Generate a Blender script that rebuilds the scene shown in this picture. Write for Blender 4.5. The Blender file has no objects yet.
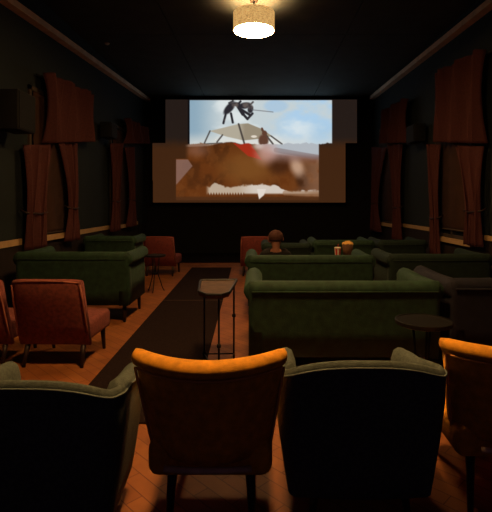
import bpy, bmesh, math, random
import numpy as np
from mathutils import Vector, Matrix
random.seed(7)
sc = bpy.context.scene
C = sc.collection
PI = math.pi

# ------------------------------------------------------------------ materials
def srgb(r, g, b):
    f = lambda c: (c/255/12.92) if c/255 <= .04045 else ((c/255+.055)/1.055)**2.4
    return (f(r), f(g), f(b), 1)

def mat(name, col, rough=.8, metal=0, noise=0, nscale=30, bump=0, bscale=200, sheen=0, spec=.3):
    m = bpy.data.materials.new(name); m.use_nodes = True
    nt = m.node_tree; b = nt.nodes['Principled BSDF']
    b.inputs['Base Color'].default_value = (*col[:3], 1)
    b.inputs['Roughness'].default_value = rough
    b.inputs['Metallic'].default_value = metal
    b.inputs['Specular IOR Level'].default_value = spec
    if sheen:
        b.inputs['Sheen Weight'].default_value = sheen
        b.inputs['Sheen Roughness'].default_value = .5
        b.inputs['Sheen Tint'].default_value = (*[min(1, c*3+.1) for c in col[:3]], 1)
    tc = nt.nodes.new('ShaderNodeTexCoord')
    if noise:
        n = nt.nodes.new('ShaderNodeTexNoise'); n.inputs['Scale'].default_value = nscale
        n.inputs['Detail'].default_value = 5
        nt.links.new(tc.outputs['Object'], n.inputs['Vector'])
        mp = nt.nodes.new('ShaderNodeMapRange')
        mp.inputs['From Min'].default_value = .3; mp.inputs['From Max'].default_value = .7
        mp.inputs['To Min'].default_value = 1-noise; mp.inputs['To Max'].default_value = 1+noise
        nt.links.new(n.outputs['Fac'], mp.inputs['Value'])
        mx = nt.nodes.new('ShaderNodeVectorMath'); mx.operation = 'SCALE'
        mx.inputs[0].default_value = col[:3]
        nt.links.new(mp.outputs['Result'], mx.inputs['Scale'])
        nt.links.new(mx.outputs['Vector'], b.inputs['Base Color'])
    if bump:
        n2 = nt.nodes.new('ShaderNodeTexNoise'); n2.inputs['Scale'].default_value = bscale
        nt.links.new(tc.outputs['Object'], n2.inputs['Vector'])
        bp = nt.nodes.new('ShaderNodeBump'); bp.inputs['Strength'].default_value = bump
        bp.inputs['Distance'].default_value = .004
        nt.links.new(n2.outputs['Fac'], bp.inputs['Height'])
        nt.links.new(bp.outputs['Normal'], b.inputs['Normal'])
    return m

M = {}
M['green'] = mat('green velvet', (.012, .035, .018), .75, noise=.35, nscale=14, bump=.5, bscale=120, sheen=.25)
M['darkgreen'] = mat('dark green velvet', (.007, .018, .012), .8, noise=.3, nscale=14, bump=.5, sheen=.15)
M['navy'] = mat('navy velvet', (.007, .007, .014), .8, noise=.3, nscale=14, bump=.5, sheen=.1)
M['teal'] = mat('grey teal fabric', (.062, .075, .06), .85, noise=.3, nscale=60, bump=.6, bscale=300, sheen=.15)
M['tealpipe'] = mat('grey teal piping', (.10, .12, .105), .8)
M['orange'] = mat('mustard orange fabric', (.64, .26, .012), .85, noise=.22, nscale=25, bump=.6, bscale=300)
M['orangepipe'] = mat('tan piping', (.62, .26, .06), .8)
M['red'] = mat('brick red fabric', (.17, .042, .030), .85, noise=.3, nscale=30, bump=.6, bscale=260, sheen=.1)
M['pink'] = mat('rose red fabric', (.17, .034, .028), .85, noise=.25, nscale=30, bump=.6)
M['redpipe'] = mat('dull red piping', (.26, .08, .05), .8)
M['wood'] = mat('dark wood', (.018, .008, .005), .5, noise=.3, nscale=12)
M['railwood'] = mat('pale wood rail', (.55, .36, .24), .6, noise=.2, nscale=12)
M['blackmetal'] = mat('black metal', (.01, .009, .008), .45, metal=.3)
M['trim'] = mat('tan painted wood', (.42, .27, .13), .6, noise=.12, nscale=8)
M['pipe'] = mat('dusty cream trim', (.62, .46, .32), .7, noise=.15, nscale=6)
M['wall'] = mat('dark teal paint', (.009, .014, .016), .9, noise=.15, nscale=2, bump=.15, bscale=60)
M['wainscot'] = mat('black brown panelling', (.012, .007, .006), .8, noise=.2, nscale=5)
M['black'] = mat('matt black', (.006, .005, .005), .95)
M['ceil'] = mat('charcoal ceiling', (.032, .040, .038), .9, noise=.15, nscale=3, bump=.2, bscale=40)
M['curtain'] = mat('maroon curtain', (.066, .0175, .0165), .9, noise=.15, nscale=40, bump=.4)
M['blind'] = mat('brown blind cloth', (.035, .013, .006), .9, noise=.25, nscale=5)
M['frame'] = mat('window frame paint', (.05, .035, .025), .6)
M['glass'] = mat('dark night glass', (.01, .012, .015), .1, spec=.6)
M['speaker'] = mat('speaker cabinet', (.003, .003, .0035), .8)
M['grille'] = mat('speaker grille', (.003, .003, .003), .9, bump=.6, bscale=400)
M['mat'] = mat('charcoal runner', (.016, .009, .008), .98, noise=.3, nscale=50, bump=.5, spec=.05)
M['matedge'] = mat('runner binding', (.07, .04, .03), .9)
M['floorsheet'] = mat('black carpet', (.008, .005, .005), 1, bump=.6, spec=.05)
M['skin'] = mat('skin', (.34, .15, .10), .6)
M['hair'] = mat('cropped brown hair', (.06, .022, .015), .9, noise=.3, nscale=80, bump=.6)
M['shirt'] = mat('dark cloth', (.012, .010, .011), .9, noise=.2, nscale=30)
M['trouser'] = mat('dark denim', (.014, .016, .028), .9, noise=.2, nscale=30)
M['paper'] = mat('white paper', (.7, .62, .5), .7)
M['redpaper'] = mat('red stripe', (.62, .04, .03), .7)
M['popcorn'] = mat('buttery popcorn', (.85, .48, .12), .8, noise=.3, nscale=60)
M['traytop'] = mat('worn metal top', (.075, .042, .026), .7, metal=.1, noise=.3, nscale=15)
M['plastic'] = mat('cream plastic', (.5, .48, .42), .5)

def emis(name, col, s):
    m = bpy.data.materials.new(name); m.use_nodes = True
    b = m.node_tree.nodes['Principled BSDF']
    b.inputs['Base Color'].default_value = (*col, 1)
    b.inputs['Emission Color'].default_value = (*col, 1)
    b.inputs['Emission Strength'].default_value = s
    return m
M['diffuser'] = emis('lit diffuser', (1, .58, .24), 85)
M['diffuser2'] = emis('lit diffuser of front lamp', (1, .55, .20), 175)
M['bulb'] = emis('lit bulb', (1, .66, .33), 240)
# fabric shade glowing from the lamp inside, woven look
def shade_mat():
    m = bpy.data.materials.new('gold woven shade'); m.use_nodes = True
    nt = m.node_tree; b = nt.nodes['Principled BSDF']
    b.inputs['Base Color'].default_value = (.35, .2, .07, 1); b.inputs['Roughness'].default_value = .6
    tc = nt.nodes.new('ShaderNodeTexCoord'); mp = nt.nodes.new('ShaderNodeMapping')
    mp.inputs['Scale'].default_value = (12, 12, 40)
    n = nt.nodes.new('ShaderNodeTexNoise'); n.inputs['Scale'].default_value = 3; n.inputs['Detail'].default_value = 6
    nt.links.new(tc.outputs['Object'], mp.inputs['Vector']); nt.links.new(mp.outputs['Vector'], n.inputs['Vector'])
    r = nt.nodes.new('ShaderNodeValToRGB')
    r.color_ramp.elements[0].position = .3; r.color_ramp.elements[0].color = (.24, .10, .022, 1)
    r.color_ramp.elements[1].position = .7; r.color_ramp.elements[1].color = (.85, .52, .18, 1)
    nt.links.new(n.outputs['Fac'], r.inputs['Fac'])
    nt.links.new(r.outputs['Color'], b.inputs['Emission Color'])
    b.inputs['Emission Strength'].default_value = 1.1
    return m
M['shade'] = shade_mat()

def floor_mat():
    m = bpy.data.materials.new('herringbone parquet'); m.use_nodes = True
    nt = m.node_tree; b = nt.nodes['Principled BSDF']
    tc = nt.nodes.new('ShaderNodeTexCoord'); mp = nt.nodes.new('ShaderNodeMapping')
    mp.inputs['Rotation'].default_value = (0, 0, math.radians(45))
    br = nt.nodes.new('ShaderNodeTexBrick')
    br.inputs['Scale'].default_value = 1
    br.inputs['Brick Width'].default_value = .36; br.inputs['Row Height'].default_value = .09
    br.inputs['Mortar Size'].default_value = .003
    br.inputs['Color1'].default_value = (.31, .098, .027, 1); br.inputs['Color2'].default_value = (.40, .138, .036, 1)
    br.inputs['Mortar'].default_value = (.18, .048, .018, 1)
    nt.links.new(tc.outputs['Object'], mp.inputs['Vector']); nt.links.new(mp.outputs['Vector'], br.inputs['Vector'])
    n = nt.nodes.new('ShaderNodeTexNoise'); n.inputs['Scale'].default_value = 4; n.inputs['Detail'].default_value = 6
    nt.links.new(tc.outputs['Object'], n.inputs['Vector'])
    mx = nt.nodes.new('ShaderNodeMix'); mx.data_type = 'RGBA'; mx.blend_type = 'MULTIPLY'
    mx.inputs['Factor'].default_value = .7
    nt.links.new(br.outputs['Color'], mx.inputs['A'])
    nt.links.new(n.outputs['Fac'], mx.inputs['B'])
    nt.links.new(mx.outputs['Result'], b.inputs['Base Color'])
    b.inputs['Roughness'].default_value = .55; b.inputs['Specular IOR Level'].default_value = .25
    return m
M['floor'] = floor_mat()

# ------------------------------------------------------------------ helpers
def prop(o, label=None, cat=None, group=None, kind=None):
    if label: o['label'] = label
    if cat: o['category'] = cat
    if group: o['group'] = group
    if kind: o['kind'] = kind
    return o

def thing(name, label, cat, loc=(0, 0, 0), rz=0, group=None):
    o = bpy.data.objects.new(name, None); C.objects.link(o)
    o.empty_display_size = .1
    o.location = loc; o.rotation_euler = (0, 0, rz)
    return prop(o, label, cat, group)

def link(name, me, m, parent=None, smooth=False, loc=None):
    o = bpy.data.objects.new(name, me); C.objects.link(o)
    if m: me.materials.append(m)
    if smooth:
        for p in me.polygons: p.use_smooth = True
    if parent: o.parent = parent
    if loc: o.location = loc
    return o

def bmobj(name, bm, m, parent=None, smooth=False):
    bmesh.ops.recalc_face_normals(bm, faces=bm.faces)
    me = bpy.data.meshes.new(name); bm.to_mesh(me); bm.free()
    return link(name, me, m, parent, smooth)

def add_box(bm, lo, hi, bevel=0, seg=2, mtx=None):
    r = bmesh.ops.create_cube(bm, size=1)
    vs = r['verts']
    for v in vs:
        v.co = Vector([lo[i] + (v.co[i]+.5)*(hi[i]-lo[i]) for i in range(3)])
    if bevel:
        es = list({e for v in vs for e in v.link_edges})
        r2 = bmesh.ops.bevel(bm, geom=es, offset=bevel, segments=seg, affect='EDGES', profile=.5)
        vs = list({v for f in r2['faces'] for v in f.verts} | {v for v in vs if v.is_valid})
    if mtx is not None:
        for v in vs: v.co = mtx @ v.co
    return vs

def box(name, lo, hi, m, parent=None, bevel=0, seg=3, smooth=None):
    bm = bmesh.new(); add_box(bm, lo, hi, bevel, seg)
    return bmobj(name, bm, m, parent, smooth if smooth is not None else bool(bevel))

def add_tube(bm, pts, rad, n=8, cap=True):
    """tube through points; rad number or list"""
    pts = [Vector(p) for p in pts]
    if not isinstance(rad, (list, tuple)): rad = [rad]*len(pts)
    rings = []
    up = None
    for i, p in enumerate(pts):
        d = (pts[min(i+1, len(pts)-1)] - pts[max(i-1, 0)]).normalized()
        if up is None:
            up = Vector((0, 0, 1)) if abs(d.z) < .9 else Vector((1, 0, 0))
        a = d.cross(up).normalized(); b = d.cross(a).normalized(); up = -b if (-b).dot(up) > 0 else b
        a = d.cross(up).normalized()
        rings.append([bm.verts.new(p + rad[i]*(math.cos(2*PI*k/n)*a + math.sin(2*PI*k/n)*up)) for k in range(n)])
    for r0, r1 in zip(rings, rings[1:]):
        for k in range(n): bm.faces.new((r0[k], r0[(k+1) % n], r1[(k+1) % n], r1[k]))
    if cap:
        bm.faces.new(rings[0][::-1]); bm.faces.new(rings[-1])

def tube(name, pts, rad, m, parent=None, n=8):
    bm = bmesh.new(); add_tube(bm, pts, rad, n)
    return bmobj(name, bm, m, parent, True)

def add_lathe(bm, prof, n=32, c=(0, 0, 0), cap=True):
    rings = [[bm.verts.new((c[0]+r*math.cos(2*PI*k/n), c[1]+r*math.sin(2*PI*k/n), c[2]+z)) for k in range(n)] for r, z in prof]
    for a, b in zip(rings, rings[1:]):
        for k in range(n): bm.faces.new((a[k], a[(k+1) % n], b[(k+1) % n], b[k]))
    if cap: bm.faces.new(rings[0][::-1]); bm.faces.new(rings[-1])

def add_loft(bm, rings, cap=True):
    R = [[bm.verts.new(p) for p in r] for r in rings]
    n = len(R[0])
    for a, b in zip(R, R[1:]):
        for k in range(n): bm.faces.new((a[k], a[(k+1) % n], b[(k+1) % n], b[k]))
    if cap: bm.faces.new(R[0][::-1]); bm.faces.new(R[-1])

def leg(parent, top, foot, r0=.022, r1=.012, m='wood', name='leg'):
    return tube(name, [top, foot], [r0, r1], M[m], parent, 10)

def copy_tree(o, parent=None):
    c = o.copy(); C.objects.link(c)
    if parent: c.parent = parent
    for ch in list(o.children): copy_tree(ch, c)
    return c

def put(o, loc, rz=0, label=None, scale=None):
    o.location = loc; o.rotation_euler = (0, 0, rz)
    if label: o['label'] = label
    if scale: o.scale = scale
    return o

def recolor(root, frm, to):
    for ch in root.children:
        if ch.data and ch.data.materials and ch.data.materials[0] == M[frm]:
            ch.data = ch.data.copy(); ch.data.materials[0] = M[to]

# ------------------------------------------------------------------ camera
H = 1.45
cam = bpy.data.cameras.new('camera'); co = bpy.data.objects.new('camera', cam); C.objects.link(co)
co.location = (0, 0, H); co.rotation_euler = (PI/2, 0, 0)
cam.sensor_width = 36; cam.lens = 450/512*36
cam.shift_x = -12/512; cam.shift_y = -53/512
cam.clip_end = 60
sc.camera = co

# ------------------------------------------------------------------ room shell
XL, XR, YF, ZC, YB = -3.2, 3.25, 12.9, 4.45, -2.5
def st(name, lo, hi, m, bevel=0):
    return prop(box(name, lo, hi, M[m], None, bevel), kind='structure')
st('floor', (XL-.1, YB, -.1), (XR+.1, YF+.1, 0), 'floor')
bm = bmesh.new()
# ceiling boards with two lengthwise grooves and one cross groove
xs = [XL-.1, -1.5, 1.56, XR+.1]
for a, b in zip(xs, xs[1:]):
    for y0, y1 in ((YB, 3.2), (3.2, 8.0), (8.0, YF+.1)):
        add_box(bm, (a+.006, y0+.006, ZC), (b-.006, y1-.006, ZC+.1))
add_box(bm, (XL-.1, YB, ZC+.02), (XR+.1, YF+.1, ZC+.14))
prop(bmobj('ceiling', bm, M['ceil']), kind='structure')
st('wall_left', (XL-.1, YB, 0), (XL, YF+.1, ZC), 'wall')
st('wall_right', (XR, YB, 0), (XR+.1, YF+.1, ZC), 'wall')
st('wall_front', (XL, YF, 0), (XR, YF+.1, ZC), 'black')
st('trim_1', (XL, YB, .02), (XL+.015, YF, .885), 'wainscot')
st('trim_2', (XR-.015, YB, .02), (XR, YF, .905), 'wainscot')
def beam(name, p0, p1, w, h, m):
    bm = bmesh.new(); rings = []
    for p in (p0, p1):
        x, y, z = p
        rings.append([(x-w/2, y, z-h/2), (x+w/2, y, z-h/2), (x+w/2, y, z+h/2), (x-w/2, y, z+h/2)])
    add_loft(bm, rings)
    return prop(bmobj(name, bm, M[m]), kind='structure')
beam('trim_3', (XL+.065, 2.5, 3.80), (XL+.065, 12.85, 4.39), .13, .09, 'pipe')
beam('trim_4', (XR-.065, 2.5, 4.06), (XR-.065, 12.6, 4.39), .13, .09, 'pipe')
# chair rails, broken where the drapes and windows stand
st('trim_5', (XL+.0, YB, .89), (XL+.03, 6.05, .97), 'trim')
st('trim_6', (XL+.0, 7.72, .89), (XL+.03, 11.9, .97), 'trim')
st('trim_7', (XR-.03, YB, .92), (XR, 6.75, .99), 'trim')
st('trim_8', (XR-.03, 8.5, .92), (XR, 10.4, .99), 'trim')
st('baseboard_left', (XL, YB, 0), (XL+.03, YF, .12), 'wainscot')
st('baseboard_right', (XR-.03, YB, 0), (XR, YF, .12), 'wainscot')
# black sheet over the floor below the screen
box_c = box('floor_dark_sheet', (XL+.03, 10.9, 0), (XR-.03, YF, .012), M['floorsheet']); prop(box_c, kind='structure')
box_c = box('floor_dark_sheet', (XL+.03, YB, 0), (XR-.03, 1.95, .012), M['floorsheet']); prop(box_c, kind='structure')  # unseen black sheet, added to soak up floor bounce around the camera

# windows
def window(idx, side, y0, y1, z0, z1):
    X = XL if side < 0 else XR
    s = -side
    def bx(bm, ya, yb, za, zb, d0, d1):
        xa, xb = sorted((X+s*d0, X+s*d1)); add_box(bm, (xa, ya, za), (xb, yb, zb))
    bm = bmesh.new()
    for a in ((y0, y0+.06, z0, z1), (y1-.06, y1, z0, z1), (y0, y1, z0, z0+.06), (y0, y1, z1-.06, z1),
              ((y0+y1)/2-.02, (y0+y1)/2+.02, z0, z1), (y0, y1, (z0+z1)/2-.02, (z0+z1)/2+.02)):
        bx(bm, a[0], a[1], a[2], a[3], 0, .03)
    w = prop(bmobj('window_%d' % idx, bm, M['frame']), kind='structure')
    bm = bmesh.new(); bx(bm, y0+.05, y1-.05, z0+.05, z1-.05, 0, .012)
    bmobj('pane', bm, M['glass'], w)
    bm = bmesh.new(); bx(bm, y0-.05, y1+.05, z0-.08, z0, 0, .07)
    bmobj('window_sill', bm, M['trim'], w)
    return w
window(1, -1, 6.25, 7.55, .97, 3.1)
window(2, -1, 9.7, 11.0, .95, 3.2)
window(3, 1, 6.8, 8.2, .865, 3.3)
window(4, 1, 10.3, 12.0, .95, 3.4)
def blind(side, y0, y1, z0, z1, label):
    X = (XL+.045) if side < 0 else (XR-.045)
    bm = bmesh.new(); n = 30
    rings = []
    for i in range(n+1):
        z = z0 + (z1-z0)*i/n
        dx = .004*math.sin(i*2.1)
        rings.append([(X+dx, y0, z), (X+dx, y1, z), (X+dx+.006, y1, z), (X+dx+.006, y0, z)])
    add_loft(bm, rings)
    t = thing('window_blind', label, 'blind', (0, 0, 0))
    t.location = (X, (y0+y1)/2, z0)
    o = bmobj('cloth', bm, M['blind'], t, True); o.matrix_parent_inverse = Matrix.Translation(-t.location)
    o2 = tube('bottom_bar', [(X, y0, z0+.01), (X, y1, z0+.01)], .014, M['frame'], t, 8); o2.matrix_parent_inverse = Matrix.Translation(-t.location)
blind(-1, 6.32, 7.48, .99, 3.02, 'brown window blind between the drapes of the near left window')
blind(-1, 9.77, 10.93, .97, 3.1, 'dark brown window blind of the far left window beside the screen')
blind(1, 6.87, 8.13, 1.0, 3.2, 'dark brown window blind of the near right window')
blind(1, 10.37, 11.93, .97, 3.3, 'dark brown window blind of the far right window beside the screen')

# drapes: a pleated cloth running along Y at wall X; width changes with height
def cloth(name, m, parent, X, yfun, zfun, s, pleats, nv=26, nu=None, amp=.045, org=(0, 0, 0), thick=.006):
    pleats = max(3, int(pleats*1.0)); nu = nu or pleats*18
    bm = bmesh.new(); g = []
    for j in range(nv+1):
        v = j/nv; y0, y1 = yfun(v); row = []
        for i in range(nu+1):
            u = i/nu
            z = zfun(u, v)
            ph = u*pleats*2*PI + .7*math.sin(v*3+u*5)
            a = 1.9*amp*(.75+.25*math.sin(u*17+2*v))*min(1, .35+(y1-y0)*1.6)
            row.append(bm.verts.new((X + s*(.03 + a*abs(math.sin(ph/2))**.75) - org[0], y0+(y1-y0)*u + .02*math.sin(ph) - org[1], z-org[2])))
        g.append(row)
    for a, b in zip(g, g[1:]):
        for i in range(nu): bm.faces.new((a[i], a[i+1], b[i+1], b[i]))
    o = bmobj(name, bm, M[m], parent, True)
    md = o.modifiers.new('t', 'SOLIDIFY'); md.thickness = thick
    return o
def lerp(a, b, t): return a+(b-a)*t
def drape(side, ytop, ymid, ybot, z0, z1, label, pleats=5, tie=None):
    X = (XL+.055) if side < 0 else (XR-.055)
    org = (X, sum(ybot)/2, z0)
    t = thing('curtain', label, 'curtain', org, 0, 'side drapes at the windows')
    tz = .33
    def yf(v):
        if v < tz: k = v/tz; k = k*k*(3-2*k); return lerp(ybot[0], ymid[0], k), lerp(ybot[1], ymid[1], k)
        k = (v-tz)/(1-tz); k = k**1.3
        return lerp(ymid[0], ytop[0], k), lerp(ymid[1], ytop[1], k)
    cloth('cloth', 'curtain', t, X, yf, lambda u, v: lerp(z0, z1 + (u-.5)*(ytop[1]-ytop[0])*.13, v), -side, pleats, org=org, amp=.06)
    # tieback band
    zt = lerp(z0, z1, tz); s = -side
    a = ymid[0]-.03-org[1]; b = ymid[1]+.03-org[1]
    tube('tieback', [(s*.01, a, zt+.06-z0), (s*.09, a, zt+.02-z0), (s*.135, (a+b)/2, zt-z0), (s*.09, b, zt+.02-z0), (s*.01, b, zt+.06-z0)], .012, M['wood'], t, 6)
def valance(side, y0, y1, zt0, zt1, zb0, zb1, label, pleats):
    X = (XL+.055) if side < 0 else (XR-.055)
    org = (X, (y0+y1)/2, (zt0+zt1)/2)
    t = thing('curtain_valance', label, 'curtain', org, 0, 'gathered curtain tops')
    cloth('cloth', 'curtain', t, X, lambda v: (y0, y1),
          lambda u, v: lerp(lerp(zb0, zb1, u), lerp(zt0, zt1, u)+.02*math.sin(u*pleats*6.28), v), -side, pleats, org=org, amp=.11)
    tube('curtain_rod', [(0, y0-.05-org[1], lerp(zt0, zt1, 0)-.04-org[2]), (0, y1+.05-org[1], zt1-.04-org[2])], .018, M['blackmetal'], t, 8)
valance(-1, 6.46, 8.32, 3.32, 3.42, 2.31, 2.59, 'gathered maroon curtain top over the near left window', 11)
drape(-1, (5.93, 6.72), (5.97, 6.5), (5.98, 6.48), .82, 2.27, 'maroon drape at the near left window, on its side towards the viewer', 5)
drape(-1, (6.98, 7.66), (7.3, 7.63), (7.22, 7.66), .83, 2.42, 'maroon drape at the near left window, on its side towards the screen', 4)
valance(-1, 10.35, 12.5, 3.40, 3.46, 2.82, 3.1, 'gathered maroon curtain top over the far left window', 10)
drape(-1, (9.4, 10.3), (9.5, 9.95), (9.45, 9.95), .84, 2.76, 'maroon drape at the far left window, on its side towards the viewer', 5)
drape(-1, (10.45, 11.2), (10.75, 11.15), (10.6, 11.25), .88, 2.80, 'maroon drape at the far left window, on its side towards the screen', 4)
valance(1, 6.18, 7.86, 3.56, 3.68, 2.27, 2.52, 'gathered maroon curtain top over the near right window', 10)
drape(1, (6.27, 7.12), (6.3, 6.75), (6.3, 6.78), .83, 2.30, 'maroon drape at the near right window, on its side towards the viewer', 5)
drape(1, (7.75, 8.35), (7.78, 8.12), (7.78, 8.1), .52, 2.50, 'maroon drape at the near right window, on its side towards the screen', 4)
valance(1, 9.36, 11.3, 3.62, 3.7, 2.70, 2.95, 'gathered maroon curtain top over the far right window', 10)
drape(1, (9.8, 10.9), (9.85, 10.35), (9.85, 10.4), .62, 2.80, 'maroon drape at the far right window, on its side towards the viewer', 5)
drape(1, (11.0, 12.4), (11.7, 12.3), (11.5, 12.4), .7, 2.9, 'maroon drape at the far right window, on its side towards the screen', 4)

# ------------------------------------------------------------------ ceiling lamps
def lamp(x, y, label, dm='diffuser'):
    z0, z1, r = 3.99, 4.25, .305
    t = thing('ceiling_lamp', label, 'lamp', (x, y, z0))
    bm = bmesh.new(); n = 64
    add_lathe(bm, [(r, 0), (r, z1-z0), (r-.006, z1-z0), (r-.006, 0), (r, 0)], n, cap=False)
    bmesh.ops.remove_doubles(bm, verts=bm.verts, dist=1e-5)
    bmobj('lamp_shade', bm, M['shade'], t, False)
    bm = bmesh.new(); add_lathe(bm, [(.01, -.002), (r-.012, -.002), (r-.012, .006), (.01, .006)], n)
    bmobj('diffuser', bm, M[dm], t)
    bm = bmesh.new(); add_lathe(bm, [(.02, .05), (.045, .09), (.045, .13), (.02, .18)], 16)
    bmobj('bulb', bm, M['bulb'], t, True)
    tube('stem', [(0, 0, .18), (0, 0, ZC-z0-.02)], .012, M['blackmetal'], t)
    bm = bmesh.new(); add_lathe(bm, [(.06, ZC-z0-.025), (.06, ZC-z0)], 24)
    bmobj('ceiling_rose', bm, M['blackmetal'], t)
    return t
lamp(-.06, 6.64, 'round drum ceiling lamp with a glowing gold shade, hung before the screen')
lamp(-.06, 2.55, 'round drum ceiling lamp with a glowing gold shade, above the front row of armchairs', 'diffuser2')

bm = bmesh.new(); add_lathe(bm, [(.03, -.03), (.045, -.012), (.045, 0)], 20)
o = bmobj('smoke_detector', bm, M['plastic'], None, True); o.location = (-2.83, 8.44, ZC)
prop(o, 'small pale smoke detector on the dark ceiling', 'smoke detector')

# ------------------------------------------------------------------ screen
YS = 12.62
def WX(px): return (px-258)/450*YS
def WZ(py): return H-(py-203)/450*YS
def fbm(x, y, sc_, seed, octs=5):
    rs = np.random.RandomState(seed); out = np.zeros_like(x); amp = 1; tot = 0; s = sc_
    for _ in range(octs):
        g = rs.rand(64, 64); u = x/s; v = y/s
        iu = np.floor(u).astype(int); iv = np.floor(v).astype(int); fu = u-iu; fv = v-iv
        fu = fu*fu*(3-2*fu); fv = fv*fv*(3-2*fv)
        G = lambda a, b: g[a % 64, b % 64]
        out += amp*((G(iu, iv)*(1-fu)+G(iu+1, iv)*fu)*(1-fv)+(G(iu, iv+1)*(1-fu)+G(iu+1, iv+1)*fu)*fv)
        tot += amp; amp *= .5; s /= 2
    return out/tot
def ss(a, b, x):
    t = np.clip((x-a)/(b-a), 0, 1); return t*t*(3-2*t)
STEP = .5
gx = np.arange(150, 360+STEP/2, STEP); gy = np.arange(99, 203+STEP/2, STEP)
XX, YY = np.meshgrid(gx, gy)
def picture(x, y):
    def c(r, g, b): return np.stack([np.full_like(x, r), np.full_like(x, g), np.full_like(x, b)], -1)
    def mix(A, B, m): return A*(1-m[..., None])+B*m[..., None]
    def seg(x0, y0, x1, y1, w):
        dx, dy = x1-x0, y1-y0; t = np.clip(((x-x0)*dx+(y-y0)*dy)/(dx*dx+dy*dy), 0, 1)
        d = np.hypot(x-x0-t*dx, y-y0-t*dy); return 1-ss(w*.5, w*.5+.8, d)
    def ell(cx, cy, a, b, ang=0, soft=.25):
        ca, sa = math.cos(ang), math.sin(ang); u = (x-cx)*ca+(y-cy)*sa; v = -(x-cx)*sa+(y-cy)*ca
        return 1-ss(1-soft, 1+soft, np.sqrt((u/a)**2+(v/b)**2))
    def poly(P):
        ins = np.ones_like(x)
        n = len(P)
        for i in range(n):
            (ax, ay), (bx, by) = P[i], P[(i+1) % n]
            d = ((bx-ax)*(y-ay)-(by-ay)*(x-ax))/math.hypot(bx-ax, by-ay)
            ins = np.minimum(ins, ss(-.5, .5, d))
        return ins
    n1 = fbm(x, y*1.6, 34, 1); n2 = fbm(x, y, 13, 2); n3 = fbm(x, y*.8, 6, 3)
    # screen cloth under the projector's black and lamp spill
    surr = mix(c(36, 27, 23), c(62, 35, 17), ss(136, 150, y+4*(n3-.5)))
    # ---- upper sky
    sky = mix(c(140, 168, 186), c(196, 207, 210), ss(192, 226, x-6*(n1-.5)))
    sky = mix(sky, c(172, 205, 232), ss(255, 300, x)*ss(.40, .60, n1+.1))
    sky = mix(sky, c(226, 232, 232), ss(.5, .75, n1)*.75)
    sky = mix(sky, c(150, 190, 228), ell(276, 106, 12, 6)*.5)
    sky = mix(sky, c(226, 222, 212), ss(130, 143, y)*.6)
    sky = mix(sky, c(170, 200, 222), ell(322, 135, 14, 12, 0, .8)*.6)
    up = sky
    tent = poly([(209.5, 131), (238.6, 124), (248, 123.3), (262, 129), (272, 136), (262, 138.5), (243.6, 140.5), (226, 136.5)])
    up = mix(up, mix(c(176, 168, 150), c(150, 138, 118), ss(238, 246, x)), tent)
    up = mix(up, c(225, 215, 200), ell(254, 136.5, 3, 1.2))
    for s_ in ((238.6, 124, 244.5, 144, 1.1), (210, 131, 204, 144, .7), (222.5, 135, 217, 142, .8), (262, 130, 273, 144, 1), (271, 136, 282, 144, .7), (204, 144, 222, 143, .5)):
        up = mix(up, c(62, 55, 52), seg(*s_)*.85)
    up = mix(up, c(95, 62, 48), np.maximum(ell(264.5, 133.5, 2.6, 3), ell(263.5, 140.5, 5, 6)))
    up = mix(up, c(95, 62, 48), seg(262, 128.5, 264, 133, 1.3))
    hy = 146.5-4.6*np.exp(-((x-229)/17)**2)+.8*(n3-.5)
    up = mix(up, c(88, 48, 24), ss(-.4, 1.0, y-hy)*(1-ss(240, 252, x)))
    ins = c(42, 40, 46)
    bug = np.maximum.reduce([ell(229.5, 108, 8.0, 3.6, -.85), ell(236.5, 104.3, 4.5, 2.2, .1), ell(245, 105.5, 6.5, 3.2, -.15),
        ell(250.5, 109, 2.8, 4.2, .2), seg(226, 113, 223.4, 123.2, 1.5), seg(231, 113.5, 232.8, 122.5, 1.5), seg(238, 106, 243, 114, 3),
        seg(243, 114, 247.5, 119, 1.8), seg(247.5, 119, 252.5, 113.5, 1.6), seg(242, 110, 250, 115, 1.8), seg(238, 104, 240.5, 101.5, 1.4),
        seg(250, 105, 253, 102, 1.0), seg(229, 103, 233, 101, 1)])
    up = mix(up, mix(ins, c(110, 98, 92), ss(.5, .75, n3)*.8), bug)
    up = mix(up, c(105, 105, 110), seg(252, 109.8, 273, 112, .2)*.7)
    # ---- lower: dust, red awning and surf
    lo = c(98, 50, 18)
    lo = mix(lo, c(70, 36, 14), ss(.45, .7, n2)*.7)
    lo = mix(lo, c(112, 62, 26), ss(.5, .7, n3)*.5)
    lo = mix(lo, c(120, 74, 32), ell(248, 168, 26, 15, 0, .7)*ss(.3, .6, n1+.1)*.9)
    lo = mix(lo, c(60, 30, 15), ell(279, 163, 12, 11, .2, .5)*.75)
    lo = mix(lo, c(60, 34, 20), ell(302, 180, 6, 10, -.3, .5)*.8)
    lo = mix(lo, c(150, 112, 88), ss(286, 318, x)*ss(.3, .6, n2)*.6)
    lo = mix(lo, c(205, 170, 145), ell(297, 167, 6, 9, -.4, .7)*.8)
    right = ss(250, 272, x-(y-143)*.3)
    lo = mix(lo, c(150, 120, 115), (1-ss(152, 166, y+5*(n2-.5)))*right)
    lo = mix(lo, c(180, 190, 198), (1-ss(149+(0), 155, y-(x-262)*.07))*right*.9)
    lo = mix(lo, c(120, 100, 100), seg(276, 150, 322, 158, 4)*.5)
    lo = mix(lo, c(172, 44, 26), poly([(233, 143), (250, 143), (262, 160), (248, 156)])*.85)
    lo = mix(lo, c(196, 150, 138), ell(266, 153, 9, 10, .4, .8)*.75)
    lo = mix(lo, c(225, 215, 210), ell(258, 146, 5, 3, 0, .8)*.6)
    hill = ss(0, 1.5, (y-146.5)-(-5.5*np.exp(-((x-224)/18)**2))-0)
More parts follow.
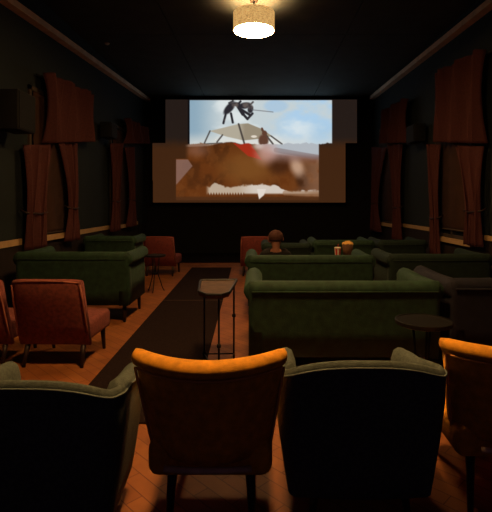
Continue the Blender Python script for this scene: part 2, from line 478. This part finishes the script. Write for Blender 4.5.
    lo = mix(lo, c(190, 180, 172), (1-ss(-.4, 1.0, y-hy))*(1-ss(230, 244, x))*.45)
    lo = mix(lo, c(150, 108, 92), ell(197, 150, 10, 6, 0, .8)*.45)
    lo = mix(lo, c(132, 100, 90), poly([(176, 159.5), (188, 159.5), (192.5, 166), (176, 185)])*.85)
    edge = 187-5*np.exp(-((x-215)/7)**2)-3*ss(228, 240, x)+3*(n3-.5)*2+6*ss(272, 292, x)
    surf = ss(0, 2, y-edge)*(1-ss(192.5, 195, y+1.0*np.sin(x*2.3)*(x < 245)))*ss(205, 210, x)*(1-ss(300, 318, x)*.5)
    lo = mix(lo, mix(c(196, 180, 160), c(222, 214, 204), ss(236, 256, x)), surf*.9)
    lo = mix(lo, c(225, 215, 205), poly([(257, 189), (266, 189), (264, 195), (259, 199.5)]))
    lo = mix(lo, c(150, 112, 82), seg(285, 193, 319, 194, 4)*.6)
    lo = mix(lo, c(78, 44, 22), ss(195.5, 198, y)*(1-poly([(257, 188), (266, 188), (264, 195), (259, 199.5)])))
    cut = 143.5 + 2.2*(n3-.5)*2 + 1.0*(x < 200)
    low = ss(-.7, .7, y-cut)
    # tent poles and sky reach a little below the cut on the right
    inup = ((x > 189.5) & (x < 332.3) & (y > 100.2)).astype(float)
    inlo = ss(175.6, 176.4, x)*(1-ss(318.3, 319.3, x))
    inlo = inlo*np.maximum((y > 158.5), ss(184, 190, x))*(y < 200.2)
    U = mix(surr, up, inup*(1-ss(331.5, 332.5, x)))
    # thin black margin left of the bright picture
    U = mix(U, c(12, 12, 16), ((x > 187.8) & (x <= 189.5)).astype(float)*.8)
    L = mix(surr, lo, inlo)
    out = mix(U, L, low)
    dusty = (1-ss(0, 7, y-cut))*low*(x > 189.5)*(x < 244)
    return out
P = picture(XX, YY)/255.
LIN = np.where(P <= .04045, P/12.92, ((P+.055)/1.055)**2.4)
def inside(x, y):
    if y < 142.9: return 165.5 <= x <= 357
    return (152.3 + (y-143)*.012) <= x <= (345.3+(y-143)*.0)
ny, nx = XX.shape
idx = -np.ones((ny, nx), int); vs = []; cols = []; faces = []
for j in range(ny-1):
    for i in range(nx-1):
        if inside(gx[i]+STEP/2, gy[j]+STEP/2) and gy[j] >= 99.4 and gy[j] < 202.4:
            q = []
            for (a, b) in ((j, i), (j, i+1), (j+1, i+1), (j+1, i)):
                if idx[a, b] < 0:
                    idx[a, b] = len(vs); vs.append((WX(gx[b]), YS, WZ(gy[a]))); cols.append((*LIN[a, b], 1))
                q.append(int(idx[a, b]))
            faces.append(q)
me = bpy.data.meshes.new('screen_cloth'); me.from_pydata(vs, [], faces)
at_ = me.color_attributes.new('picture', 'FLOAT_COLOR', 'POINT')
at_.data.foreach_set('color', np.array(cols, dtype=np.float32).ravel())
ms = bpy.data.materials.new('projected film'); ms.use_nodes = True
nt = ms.node_tree; b = nt.nodes['Principled BSDF']
b.inputs['Base Color'].default_value = (.03, .028, .025, 1); b.inputs['Roughness'].default_value = .95
b.inputs['Specular IOR Level'].default_value = .1
a = nt.nodes.new('ShaderNodeAttribute'); a.attribute_name = 'picture'
nt.links.new(a.outputs['Color'], b.inputs['Emission Color']); b.inputs['Emission Strength'].default_value = 1.0
ts = thing('projection_screen', 'wide cinema screen on the front wall showing an insect above a tent and brown dust', 'screen', (0, YS+.05, WZ(202)))
inv = Matrix.Translation(-ts.location)
o = link('screen_cloth', me, ms, ts); o.matrix_parent_inverse = inv
bm = bmesh.new()
add_box(bm, (WX(165), YS+.01, WZ(144)), (WX(357.5), YS+.05, WZ(98.8)))
add_box(bm, (WX(151.8), YS+.01, WZ(203)), (WX(345.8), YS+.05, WZ(144)))
o = bmobj('backing_frame', bm, M['black'], ts); o.matrix_parent_inverse = inv
for xx in (-2.0, 1.6):
    o = box('wall_bracket', (xx-.05, YS+.05, 2.0), (xx+.05, YF, 2.1), M['blackmetal'], ts); o.matrix_parent_inverse = inv

# ------------------------------------------------------------------ speakers
def speaker(x, y, z, w, d, h, s, label):
    t = thing('wall_speaker', label, 'speaker', (x, y, z), 0, 'black loudspeakers on the side walls')
    box('cabinet', (-d/2, -w/2, 0), (d/2, w/2, h), M['speaker'], t, .012)
    xx = s*(d/2)
    box('grille', (min(xx, xx+s*.01), -w/2+.02, .02), (max(xx, xx+s*.01), w/2-.02, h-.02), M['grille'], t)
    far = -s*(d/2)
    box('bracket', (min(far, far-s*.07), -.04, h*.4), (max(far, far-s*.07), .04, h*.6), M['blackmetal'], t)
speaker(XL+.07+.14, 5.55, 2.33, .42, .28, .48, 1, 'large black loudspeaker high on the left wall at the edge of view')
speaker(XL+.07+.11, 9.1, 2.76, .40, .22, .30, 1, 'small black loudspeaker on the left wall between the two windows')
speaker(XR-.07-.11, 8.75, 2.62, .46, .22, .34, -1, 'black loudspeaker on the right wall between the two windows')

# ------------------------------------------------------------------ floor runners
def runner(y0, y1, label):
    def X(y, side): return (-1.27 if side < 0 else -.385)-.0205*y
    t = thing('floor_runner', label, 'rug', (X((y0+y1)/2, -1)/2+X((y0+y1)/2, 1)/2, (y0+y1)/2, 0), 0, 'dark aisle runners')
    inv = Matrix.Translation(-t.location)
    def slab(name, a, b, ex, z, m):
        bm = bmesh.new()
        add_loft(bm, [[(X(a, -1)-ex, a, .001), (X(a, 1)+ex, a, .001), (X(a, 1)+ex, a, z), (X(a, -1)-ex, a, z)],
                      [(X(b, -1)-ex, b, .001), (X(b, 1)+ex, b, .001), (X(b, 1)+ex, b, z), (X(b, -1)-ex, b, z)]])
        o = bmobj(name, bm, M[m], t); o.matrix_parent_inverse = inv
    slab('mat', y0+.02, y1-.02, 0, .012, 'mat')
    slab('edge_binding', y1-.02, y1, 0, .014, 'matedge' if y1 < 8 else 'mat')
    slab('edge_binding', y0, y0+.02, 0, .012, 'mat')
runner(2.95, 6.66, 'dark aisle runner on the wood floor beside the tall side table')
runner(6.68, 10.04, 'dark aisle runner farther off, ending before the screen')

# ------------------------------------------------------------------ sofas
def make_sofa(W, Ht, m, label, loc, rz=0, D=.86, base=.13, armr=.085, cush=2):
    t = thing('sofa', label, 'sofa', loc, rz, 'velvet sofas facing the screen')
    hw = W/2; aw = .15
    # back: rounded slab, leaning slightly, origin: middle of the rear foot line, facing +Y
    bm = bmesh.new(); rings = []
    n = 16; th = .16; x0 = -hw+.03; x1 = hw-.03
    for x in (x0, x0+.02, x0+.05, *[lerp(x0+.05, x1-.05, k/10) for k in range(1, 10)], x1-.05, x1-.02, x1):
        e = min(1, min(x-x0, x1-x)/.05); sh = .75+.25*math.sqrt(max(0, 1-(1-e)**2))
        prof = [(.05, base), (.02, .45*Ht), (.005, .82*Ht), (-.01, .90*Ht)]
        for k in range(7):
            a_ = PI - k*PI/6
            prof.append((.06+.07*math.cos(a_), Ht-.055+.055*math.sin(a_)))
        prof += [(.15, .8*Ht), (.19, .5*Ht), (.2, base)]
        cz = Ht*.55
        rings.append([(x, .09+(y-.09)*sh, cz+(z-cz)*(.96+.04*sh)) for y, z in prof])
    add_loft(bm, rings); bk = bmobj('backrest', bm, M[m], t, True)
    # piping along the rear top of the back
    tube('piping', [(x0+.03, -.012, Ht-.085), (0, -.014, Ht-.085), (x1-.03, -.012, Ht-.085)], .007, M[m], bk, 6)
    # rolled arms
    for s in (-1, 1):
        bm = bmesh.new(); rings = []
        prof = []
        zi = Ht-.085-armr*.15
        body = [(-.075, base), (-.075, zi-.05)]
        cx = .012
        arc = [(cx+armr*math.cos(a_), Ht-armr+armr*math.sin(a_)) for a_ in [math.radians(d) for d in (200, 165, 130, 95, 60, 25, -10, -45, -75)]]
        prof = body + arc + [(.045, zi-.16), (.045, base)]
        ys = [(.02, .86), (.05, .96), (.12, 1), (D*.5, 1), (D-.05, 1), (D-.01, .97), (D, .88)]
        for y, k in ys:
            dz = .012*math.sin(y/D*PI)
            rings.append([(s*(hw-.08 + px_*k), y, (Ht*.5+(pz-Ht*.5)*(.98+.02*k)) - dz*(pz > .5)) for px_, pz in prof])
        add_loft(bm, rings); a_o = bmobj('armrest', bm, M[m], t, True)
    box('seat_base', (-hw+.12, .14, base), (hw-.12, D-.03, .32), M[m], t, .02)
    wi = (W-2*.165)
    for k in range(cush):
        a0 = -wi/2 + wi*k/cush; a1 = a0+wi/cush
        box('seat_cushion', (a0+.004, .2, .318), (a1-.004, D+.0, .45), M[m], t, .04, 4)
    for x in (-hw+.1, hw-.1):
        for y in (.1, D-.09):
            leg(t, (x, y, base+.01), (x*1.01, y+(.02 if y > .4 else -.02), 0), .028, .016)
    return t
make_sofa(1.69, .785, 'green', 'large green velvet sofa just right of the aisle, closest to the viewer', (.735, 3.8, 0))
make_sofa(1.46, .80, 'navy', 'near-black navy sofa by the right wall, level with the large green sofa', (2.36, 3.85, 0))
make_sofa(1.66, .785, 'green', 'green velvet sofa in the second row with a person seated in it', (.67, 5.7, 0))
make_sofa(1.36, .79, 'darkgreen', 'dark green sofa of the second row by the right wall', (2.36, 5.8, 0), cush=2)
make_sofa(.86, .76, 'darkgreen', 'narrow dark green love seat in the third row, right of the seated person', (.50, 7.75, 0), cush=1)
make_sofa(1.1, .795, 'green', 'short green sofa of the third row behind the popcorn', (1.52, 7.95, 0))
make_sofa(.86, .80, 'darkgreen', 'short dark green sofa of the third row by the right wall', (2.56, 7.9, 0), cush=1)
make_sofa(1.42, .86, 'green', 'green velvet sofa on the left, behind the brick red chairs', (-2.24, 5.4, 0), base=.21, D=.84)
make_sofa(.93, .87, 'green', 'short green sofa on the left by the wall, behind the big left sofa', (-2.62, 7.9, 0), base=.2, cush=1, D=.74)

# ------------------------------------------------------------------ slipper chairs
def make_slipper(m, label, loc, rz):
    t = thing('slipper_chair', label, 'chair', loc, rz, 'armless chairs')
    # backrest leaning towards the viewer at the top; origin centre between the legs
    bm = bmesh.new(); rings = []
    N = 14
    for i in range(N+1):
        u = -1+2*i/N
        e = 1-abs(u)**6*.35
        ring = []
        prof = [(-.20, .20), (-.262, .38), (-.33, .60), (-.37, .755), (-.362, .785), (-.33, .80), (-.295, .79), (-.275, .765), (-.235, .60), (-.19, .45), (-.15, .30), (-.14, .20)]
        for y, z in prof:
            w = lerp(.315, .30, (z-.2)/.6)
            cy = lerp(-.17, -.32, (z-.2)/.6)
            bow = -.025*(1-u*u)
            ring.append((u*w, cy+(y-cy)*e+bow, z - .012*(abs(u)**4)))
        rings.append(ring)
    add_loft(bm, rings); bk = bmobj('backrest', bm, M[m], t, True)
    for s in (-1, 1):
        tube('piping', [(s*.312, -.20, .22), (s*.31, -.255, .38), (s*.304, -.32, .60), (s*.296, -.358, .75)], .008, M['redpipe'], bk, 6)
    tube('piping', [(-.29, -.36, .768), (-.15, -.388, .785), (0, -.396, .788), (.15, -.388, .785), (.29, -.36, .768)], .008, M['redpipe'], bk, 6)
    box('seat', (-.31, -.2, .215), (.31, .34, .40), M[m], t, .045, 4)
    for x in (-.25, .25):
        leg(t, (x, -.17, .23), (x*1.04, -.24, 0), .026, .015)
        leg(t, (x, .27, .23), (x*1.02, .30, 0), .026, .015)
    return t
make_slipper('red', 'brick red armless chair on the left before the green sofa, seen whole from behind', (-1.80, 4.2, 0), math.radians(-2))
make_slipper('red', 'brick red armless chair cut off by the left edge of view', (-2.50, 4.22, 0), math.radians(-3))
make_slipper('pink', 'rose red armless chair on the left edge of the aisle, far back', (-1.93, 9.15, 0), math.radians(-4))
make_slipper('pink', 'rose red armless chair right of the aisle, just left of the seated person', (-.03, 9.15, 0), 0)

# ------------------------------------------------------------------ tub chairs
def make_tub(label, loc, rz):
    t = thing('tub_armchair', label, 'armchair', loc, rz, 'grey teal tub armchairs')
    path = []
    hw, D, rc = .392, .56, .11
    path.append((-hw+.035, D)); path.append((-hw+.03, D-.03))
    for k in range(1, 7): path.append((-hw+.03*(1-k/6.), lerp(D-.03, rc, k/6)))
    for k in range(1, 8):
        a_ = PI + k*PI/2/8; path.append((-hw+rc+rc*math.cos(a_), rc+rc*math.sin(a_)))
    for k in range(0, 11): path.append((lerp(-hw+rc, hw-rc, k/10), -.018*math.sin(k/10*PI)))
    L = path[:]
    left = path[:15]
    full = left + path[15:] + [(-x, y) for x, y in left[::-1]]
    def zt(x, y):
        if y < .16: # back and corners
            return .757-.055*min(1, abs(x)/.36)**2.5
        k = (y-.16)/(D-.16)
        return lerp(.702, .655, k)-.015*math.sin(k*PI)
    n = len(full); rings = []; pipe = []
    for i, (x, y) in enumerate(full):
        a_ = full[max(i-1, 0)]; b_ = full[min(i+1, n-1)]
        d = Vector((b_[0]-a_[0], b_[1]-a_[1], 0)).normalized()
        nrm = Vector((d.y, -d.x, 0))      # outward
        if nrm.dot(Vector((x, y-.3, 0))) < 0: nrm = -nrm
        endk = min(i, n-1-i); es = (.55, .85, 1)[endk] if endk < 3 else 1
        z1 = zt(x, y) - (.03, .006, 0)[endk] if endk < 3 else zt(x, y)
        T = .055*es
        if y < .16 and abs(x) < hw-.03: T = .042*es
        thin = .45 if (y < .13) else 1
        ring = []
        for off, z in ((-.0, .12), (0, .22), (0, .40), (0, .55), (0, z1-.05), (-.006, z1-.018), (-.03, z1-.002), (-.055, z1+.002), (-.085*1, z1-.012), (-.10, z1-.05), (-.105, .5), (-.11, .3), (-.10, .12)):
            off *= (thin if z > .5 else 1)
            if off < -.05: off = -.055 + (off+.055)*es
            k = (.6-z)/.4; tp = -.05*max(0, k)**1.3
            p = Vector((x, y, 0)) + nrm*(off+tp)
            ring.append((p.x, p.y, z))
        rings.append(ring)
        if 0 < i < n-1:
            p = Vector((x, y, 0)) + nrm*.002; pipe.append((p.x, p.y, z1-.024))
    bm = bmesh.new(); add_loft(bm, rings); bk = bmobj('shell', bm, M['teal'], t, True)
    tube('piping', pipe, .005, M['tealpipe'], bk, 6)
    box('seat_cushion', (-.22, .12, .28), (.22, D-.01, .44), M['teal'], t, .045, 4)
    box('seat_base', (-.23, .1, .17), (.23, D-.05, .285), M['teal'], t, .02)
    for x in (-.2, .2):
        leg(t, (x, .13, .19), (x*1.1, .09, 0), .024, .014)
        leg(t, (x, D-.1, .19), (x*1.1, D-.06, 0), .024, .014)
    return t
make_tub('grey teal tub armchair at the bottom left corner of view', (-.935, 1.75, 0), 0)
make_tub('grey teal tub armchair right of the whole orange chair', (.468, 1.97, 0), 0)

# ------------------------------------------------------------------ orange chairs
def make_orange(label, loc, rz):
    t = thing('curved_back_chair', label, 'chair', loc, rz, 'orange chairs of the front row')
    N = 24
    def W(z): return lerp(.255, .318, min(1, max(0, (z-.33)/.42)))
    def bow(u): return .15*abs(u)**2.0         # ends reach forward
    def rec(z): return lerp(.10, 0, min(1, max(0, (z-.33)/.47)))
    def lift(u): return .006*abs(u)**2
    rings = []
    for i in range(N+1):
        u = -1+2*i/N; e = math.sqrt(max(.12, 1-abs(u)**12)); ring = []
        for y, z in ((.012, .368), (.0, .43), (0, .55), (0, .68), (.0, .775), (.085, .775), (.08, .6), (.085, .45), (.10, .368)):
            yy = .045+(y-.045)*e
            ring.append((u*W(z), yy+bow(u)+rec(z), z+lift(u)*(z > .7)))
        rings.append(ring)
    bm = bmesh.new(); add_loft(bm, rings); bmobj('backrest', bm, M['orange'], t, True)
    # puffed top roll
    rings = []
    for i in range(N+3):
        u = -1+2*(i-1)/N; u = max(-1.03, min(1.03, u)); e = 1 if abs(u) < .97 else (.85 if abs(u) < 1.01 else .45)
        ring = []
        for k in range(14):
            a_ = 2*PI*k/14
            ring.append((u*.322, .046+.056*e*math.cos(a_)+bow(min(1, abs(u)))-.002, .785+lift(u)+.036*e*math.sin(a_)))
        rings.append(ring)
    bm = bmesh.new(); add_loft(bm, rings); bk = bmobj('top_roll', bm, M['orange'], t, True)
    pts = [(u*.318, -.006+bow(u), .757+lift(u)) for u in [-.97+1.94*k/24 for k in range(25)]]
    tube('piping', pts, .0045, M['orangepipe'], bk, 6)
    for s in (-1, 1):
        tube('piping', [(s*(W(z)+.0), .012+bow(1)+rec(z), z) for z in (.34, .45, .56, .67, .75)], .006, M['orangepipe'], t, 6)
    pts = [(u*.18, .10+bow(u*.3), .352) for u in [-1+2*k/12 for k in range(13)]]
    tube('rear_rail', pts, .013, M['railwood'], t, 8)
    box('seat', (-.27, .17, .27), (.27, .80, .43), M['orange'], t, .05, 4)
    for x in (-.17, .17):
        leg(t, (x, .26, .29), (x*1.1, .22, 0), .024, .013)
        leg(t, (x, .72, .29), (x*1.1, .75, 0), .024, .013)
    return t
make_orange('mustard orange curved-back chair between the two grey teal armchairs', (-.207, 1.745, 0), 0)
make_orange('mustard orange curved-back chair cut off by the right edge of view', (1.17, 1.88, 0), math.radians(-3))

# ------------------------------------------------------------------ tables
t = thing('side_table', 'tall narrow black metal side table standing on the aisle runner edge', 'table', (-.36, 3.9, 0), 0)
bm = bmesh.new()
out = [(-.175, .33), (.155, .36), (.16, .30), (.125, -.25), (.07, -.34), (-.05, -.33), (-.125, -.22), (-.175, .27)]
zt = .72
lo = [bm.verts.new((x*.97, y*.97, zt-.03)) for x, y in out]; hi = [bm.verts.new((x, y, zt)) for x, y in out]
bm.faces.new(lo[::-1]); bm.faces.new(hi)
for k in range(8): bm.faces.new((lo[k], lo[(k+1) % 8], hi[(k+1) % 8], hi[k]))
bmobj('tabletop', bm, M['traytop'], t)
bm = bmesh.new()
pts = [(x, y, zt+.004) for x, y in out]
for k in range(8): add_tube(bm, [pts[k], pts[(k+1) % 8]], .011, 6)
bmobj('rim', bm, M['blackmetal'], t)
LG = [(-.14, .29), (.135, .30), (.045, -.28)]
for k, (x, y) in enumerate(LG):
    l = tube('leg', [(x, y, zt-.02), (x, y, 0)], .0085, M['blackmetal'], t, 8)
    kz = (.05, .40, .30)[k]
    bm = bmesh.new(); add_lathe(bm, [(.009, kz-.02), (.018, kz-.01), (.018, kz+.01), (.009, kz+.02)], 10, (x, y, 0))
    bmobj('joint', bm, M['blackmetal'], l, True)
for a_, b_ in ((0, 1), (1, 2), (0, 2)):
    tube('stretcher', [(*LG[a_], .045), (*LG[b_], .045)], .006, M['blackmetal'], t, 6)

def round_table(label, loc, r, z, rods=3, spread=.6, group=None):
    t = thing('round_table', label, 'table', loc, 0, group)
    bm = bmesh.new(); add_lathe(bm, [(r-.02, z-.028), (r, z-.02), (r, z+.004), (r-.01, z+.006), (r-.012, z), (.01, z)], 40)
    bmobj('tabletop', bm, M['blackmetal'], t, False)
    for k in range(rods):
        a_ = 2*PI*k/rods+.5
        c, s = math.cos(a_), math.sin(a_)
        tube('leg', [(c*.07, s*.07, z-.025), (c*.045, s*.045, z*.5), (c*r*spread*.8, s*r*spread*.8, .06), (c*r*spread, s*r*spread, .008)], .008, M['blackmetal'], t, 8)
    bm = bmesh.new(); add_lathe(bm, [(.055, z*.5-.01), (.055, z*.5+.01)], 16)
    bmobj('brace_ring', bm, M['blackmetal'], t)
round_table('round black metal table between the large green sofa and the front armchairs', (1.14, 3.1, 0), .19, .64, 3, .8)
round_table('small dark round table at the right end of the big left sofa', (-1.68, 7.35, 0), .17, .60, 3, .9)
round_table('small dark round table carrying the popcorn and the drink', (1.29, 6.98, 0), .23, .60, 3, .8)

# ------------------------------------------------------------------ snacks
t = thing('drink_cup', 'small red and white striped paper cup left of the popcorn', 'cup', (1.225, 6.92, .606))
def striped(parent, r0, r1, h, ns):
    bmw = bmesh.new(); bmr = bmesh.new()
    per = 4; n = ns*per
    add_lathe(bmw, [(r0, 0), (r1, h), (r1-.003, h), (r0-.003, .004)], n)
    bmobj('wall', bmw, M['paper'], parent, False)
    for k in range(0, ns, 2):
        b = []
        for j in range(per+1):
            a_ = 2*PI*(k*per+j)/n
            b.append(((r0+.0012)*math.cos(a_), (r0+.0012)*math.sin(a_), .002))
        tp = [((r1+.0012)*math.cos(2*PI*(k*per+j)/n), (r1+.0012)*math.sin(2*PI*(k*per+j)/n), h-.004) for j in range(per+1)]
        B = [bmr.verts.new(p) for p in b]; T = [bmr.verts.new(p) for p in tp]
        for j in range(per): bmr.faces.new((B[j], B[j+1], T[j+1], T[j]))
    bmobj('stripes', bmr, M['redpaper'], parent)
striped(t, .036, .05, .15, 10)
bm = bmesh.new(); add_lathe(bm, [(.053, .148), (.053, .158), (.045, .165), (.01, .167)], 24); bmobj('lid', bm, M['paper'], t, True)
tube('straw', [(0, 0, .16), (.012, 0, .215)], .004, M['redpaper'], t, 6)
t = thing('popcorn_bucket', 'brown bucket heaped with buttery popcorn on the small round table', 'popcorn', (1.395, 7.0, .606))
bm = bmesh.new(); add_lathe(bm, [(.062, 0), (.088, .21), (.084, .21), (.058, .006)], 32)
bmobj('bucket_wall', bm, mat('brown card', (.10, .045, .02), .8, noise=.2), t, True)
bm = bmesh.new()
for k in range(150):
    a_ = random.random()*2*PI; rr = .082*math.sqrt(random.random())
    z = .20+.052*(1-(rr/.09)**2)*random.uniform(.5, 1)
    r = bmesh.ops.create_icosphere(bm, subdivisions=1, radius=random.uniform(.010, .017))
    for v in r['verts']:
        v.co = v.co*random.uniform(.8, 1.2) + Vector((rr*math.cos(a_), rr*math.sin(a_), z))
p = bmobj('popcorn', bm, M['popcorn'], t, True); p['kind'] = 'stuff'

# ------------------------------------------------------------------ seated person
def skin(name, verts, edges, rad, m, parent, root=0, sub=2):
    me = bpy.data.meshes.new('tmp'); me.from_pydata(verts, edges, [])
    o = bpy.data.objects.new('tmp', me); C.objects.link(o)
    md = o.modifiers.new('s', 'SKIN'); md.use_smooth_shade = True
    for i, v in enumerate(me.skin_vertices[0].data):
        r = rad[i]; v.radius = (r, r) if not isinstance(r, tuple) else r
        v.use_root = (i == root)
    sd = o.modifiers.new('d', 'SUBSURF'); sd.levels = sub; sd.render_levels = sub
    dg = bpy.context.evaluated_depsgraph_get()
    nm = bpy.data.meshes.new_from_object(o.evaluated_get(dg)); nm.name = name
    bpy.data.objects.remove(o, do_unlink=True)
    nm.materials.clear()
    return link(name, nm, m, parent, True)
pt = thing('person', 'person with cropped hair in dark clothes, seated low in the second-row green sofa', 'person', (.245, 6.3, -.06))
pt.scale = (1.04, 1.04, 1.04)
class Chain:
    def __init__(s): s.v = []; s.e = []; s.r = []
    def add(s, p, r, prev=None):
        s.v.append(p); s.r.append(r); i = len(s.v)-1
        if prev is not None: s.e.append((prev, i))
        return i
def body(inflate, parts):
    c = Chain()
    return c
# local coordinates: x right, y towards the screen, z up
c = Chain()
pel = c.add((0, .20, .57), (.13, .10))
sp = c.add((0, .06, .64), (.125, .095), pel)
ch = c.add((0, -.06, .74), (.14, .10), sp)
nk = c.add((0, -.115, .835), .052, ch)
n2_ = c.add((0, -.12, .875), .050, nk)
h1 = c.add((0, -.105, .93), (.075, .085), n2_)
h2 = c.add((0, -.10, .99), (.088, .10), h1)
h3 = c.add((0, -.105, 1.045), (.062, .078), h2)
for s in (-1, 1):
    sh = c.add((s*.15, -.07, .775), .055, ch)
    el = c.add((s*.23, .10, .60), .042, sh)
    wr = c.add((s*.13, .32, .58), .027, el)
    pm = c.add((s*.10, .38, .575), (.034, .018), wr)
    for k, (dx, L_) in enumerate(((-.026, .034), (-.009, .042), (.009, .040), (.026, .030))):
        a1 = c.add((s*.10+dx, .415, .578), .0095, pm)
        a2 = c.add((s*.10+dx*1.1, .415+L_*.7, .572), .0085, a1)
        c.add((s*.10+dx*1.1, .415+L_*1.1, .558), .007, a2)
    t1 = c.add((s*.065, .375, .582), .011, pm); c.add((s*.045, .40, .578), .009, t1)
    hp = c.add((s*.09, .24, .58), .085, pel)
    kn = c.add((s*.12, .62, .56), .058, hp)
    an = c.add((s*.12, .70, .10), .036, kn)
    c.add((s*.13, .80, .045), (.04, .03), an)
skin('body', c.v, c.e, c.r, M['skin'], pt)
# face and ears as one small mesh
bm = bmesh.new()
for s in (-1, 1):
    r = bmesh.ops.create_icosphere(bm, subdivisions=2, radius=1)
    for v in r['verts']: v.co = Vector((s*.096+v.co.x*.012, -.09+v.co.y*.022, .975+v.co.z*.032))
bmobj('ears', bm, M['skin'], pt, True)
bm = bmesh.new()
add_loft(bm, [[(-.008, .0, .995), (.008, 0, .995), (.008, -.04, .995), (-.008, -.04, .995)], [(-.016, .025, .955), (.016, .025, .955), (.014, -.04, .95), (-.014, -.04, .95)]])
bmobj('nose', bm, M['skin'], pt, True)
bm = bmesh.new()
for s in (-1, 1):
    r = bmesh.ops.create_icosphere(bm, subdivisions=2, radius=.012)
    for v in r['verts']: v.co = v.co + Vector((s*.03, -.012, .993))
bmobj('eyes', bm, M['paper'], pt, True)
# cropped hair cap: over crown and back of the head
bm = bmesh.new(); r = bmesh.ops.create_uvsphere(bm, u_segments=32, v_segments=20, radius=1)
for v in list(bm.verts):
    v.co = Vector((v.co.x*.100, -.105+v.co.y*.103, 1.0+v.co.z*.098))
dele = [v for v in bm.verts if (v.co.z < .945) or (v.co.y > -.06 and v.co.z < 1.03)]
bmesh.ops.delete(bm, geom=dele, context='VERTS')
h = bmobj('hair', bm, M['hair'], pt, True); md = h.modifiers.new('t', 'SOLIDIFY'); md.thickness = .012
# shirt
c = Chain()
p0 = c.add((0, .19, .585), (.15, .118)); p1 = c.add((0, .06, .64), (.145, .115), p0); p2 = c.add((0, -.06, .745), (.155, .115), p1)
c.add((0, -.112, .835), (.066, .066), p2)
for s in (-1, 1):
    a1 = c.add((s*.15, -.07, .775), .068, p2); a2 = c.add((s*.23, .10, .60), .055, a1); c.add((s*.145, .29, .583), .038, a2)
skin('shirt', c.v, c.e, c.r, M['shirt'], pt)
c = Chain()
p0 = c.add((0, .20, .57), (.15, .112))
for s in (-1, 1):
    a1 = c.add((s*.09, .26, .585), .097, p0); a2 = c.add((s*.12, .62, .56), .070, a1); c.add((s*.12, .70, .11), .05, a2)
skin('trousers', c.v, c.e, c.r, M['trouser'], pt)
for s in (-1, 1):
    bm = bmesh.new(); rings = []
    for y, w, hgt in ((.63, .025, .05), (.65, .04, .09), (.72, .045, .10), (.80, .048, .065), (.88, .045, .05), (.91, .02, .03)):
        rings.append([(s*.125-w, y, .0), (s*.125+w, y, .0), (s*.125+w, y, hgt*.6), (s*.125+w*.5, y, hgt), (s*.125-w*.5, y, hgt), (s*.125-w, y, hgt*.6)])
    add_loft(bm, rings); bmobj('shoe', bm, M['black'], pt, True)

# ------------------------------------------------------------------ world and view
w = bpy.data.worlds.new('w'); sc.world = w; w.use_nodes = True
w.node_tree.nodes['Background'].inputs['Color'].default_value = (.35, .22, .5, 1)
w.node_tree.nodes['Background'].inputs['Strength'].default_value = .07
sc.view_settings.view_transform = 'Standard'; sc.view_settings.look = 'None'
sc.view_settings.gamma = 1; sc.view_settings.exposure = 0; sc.view_settings.use_curve_mapping = False
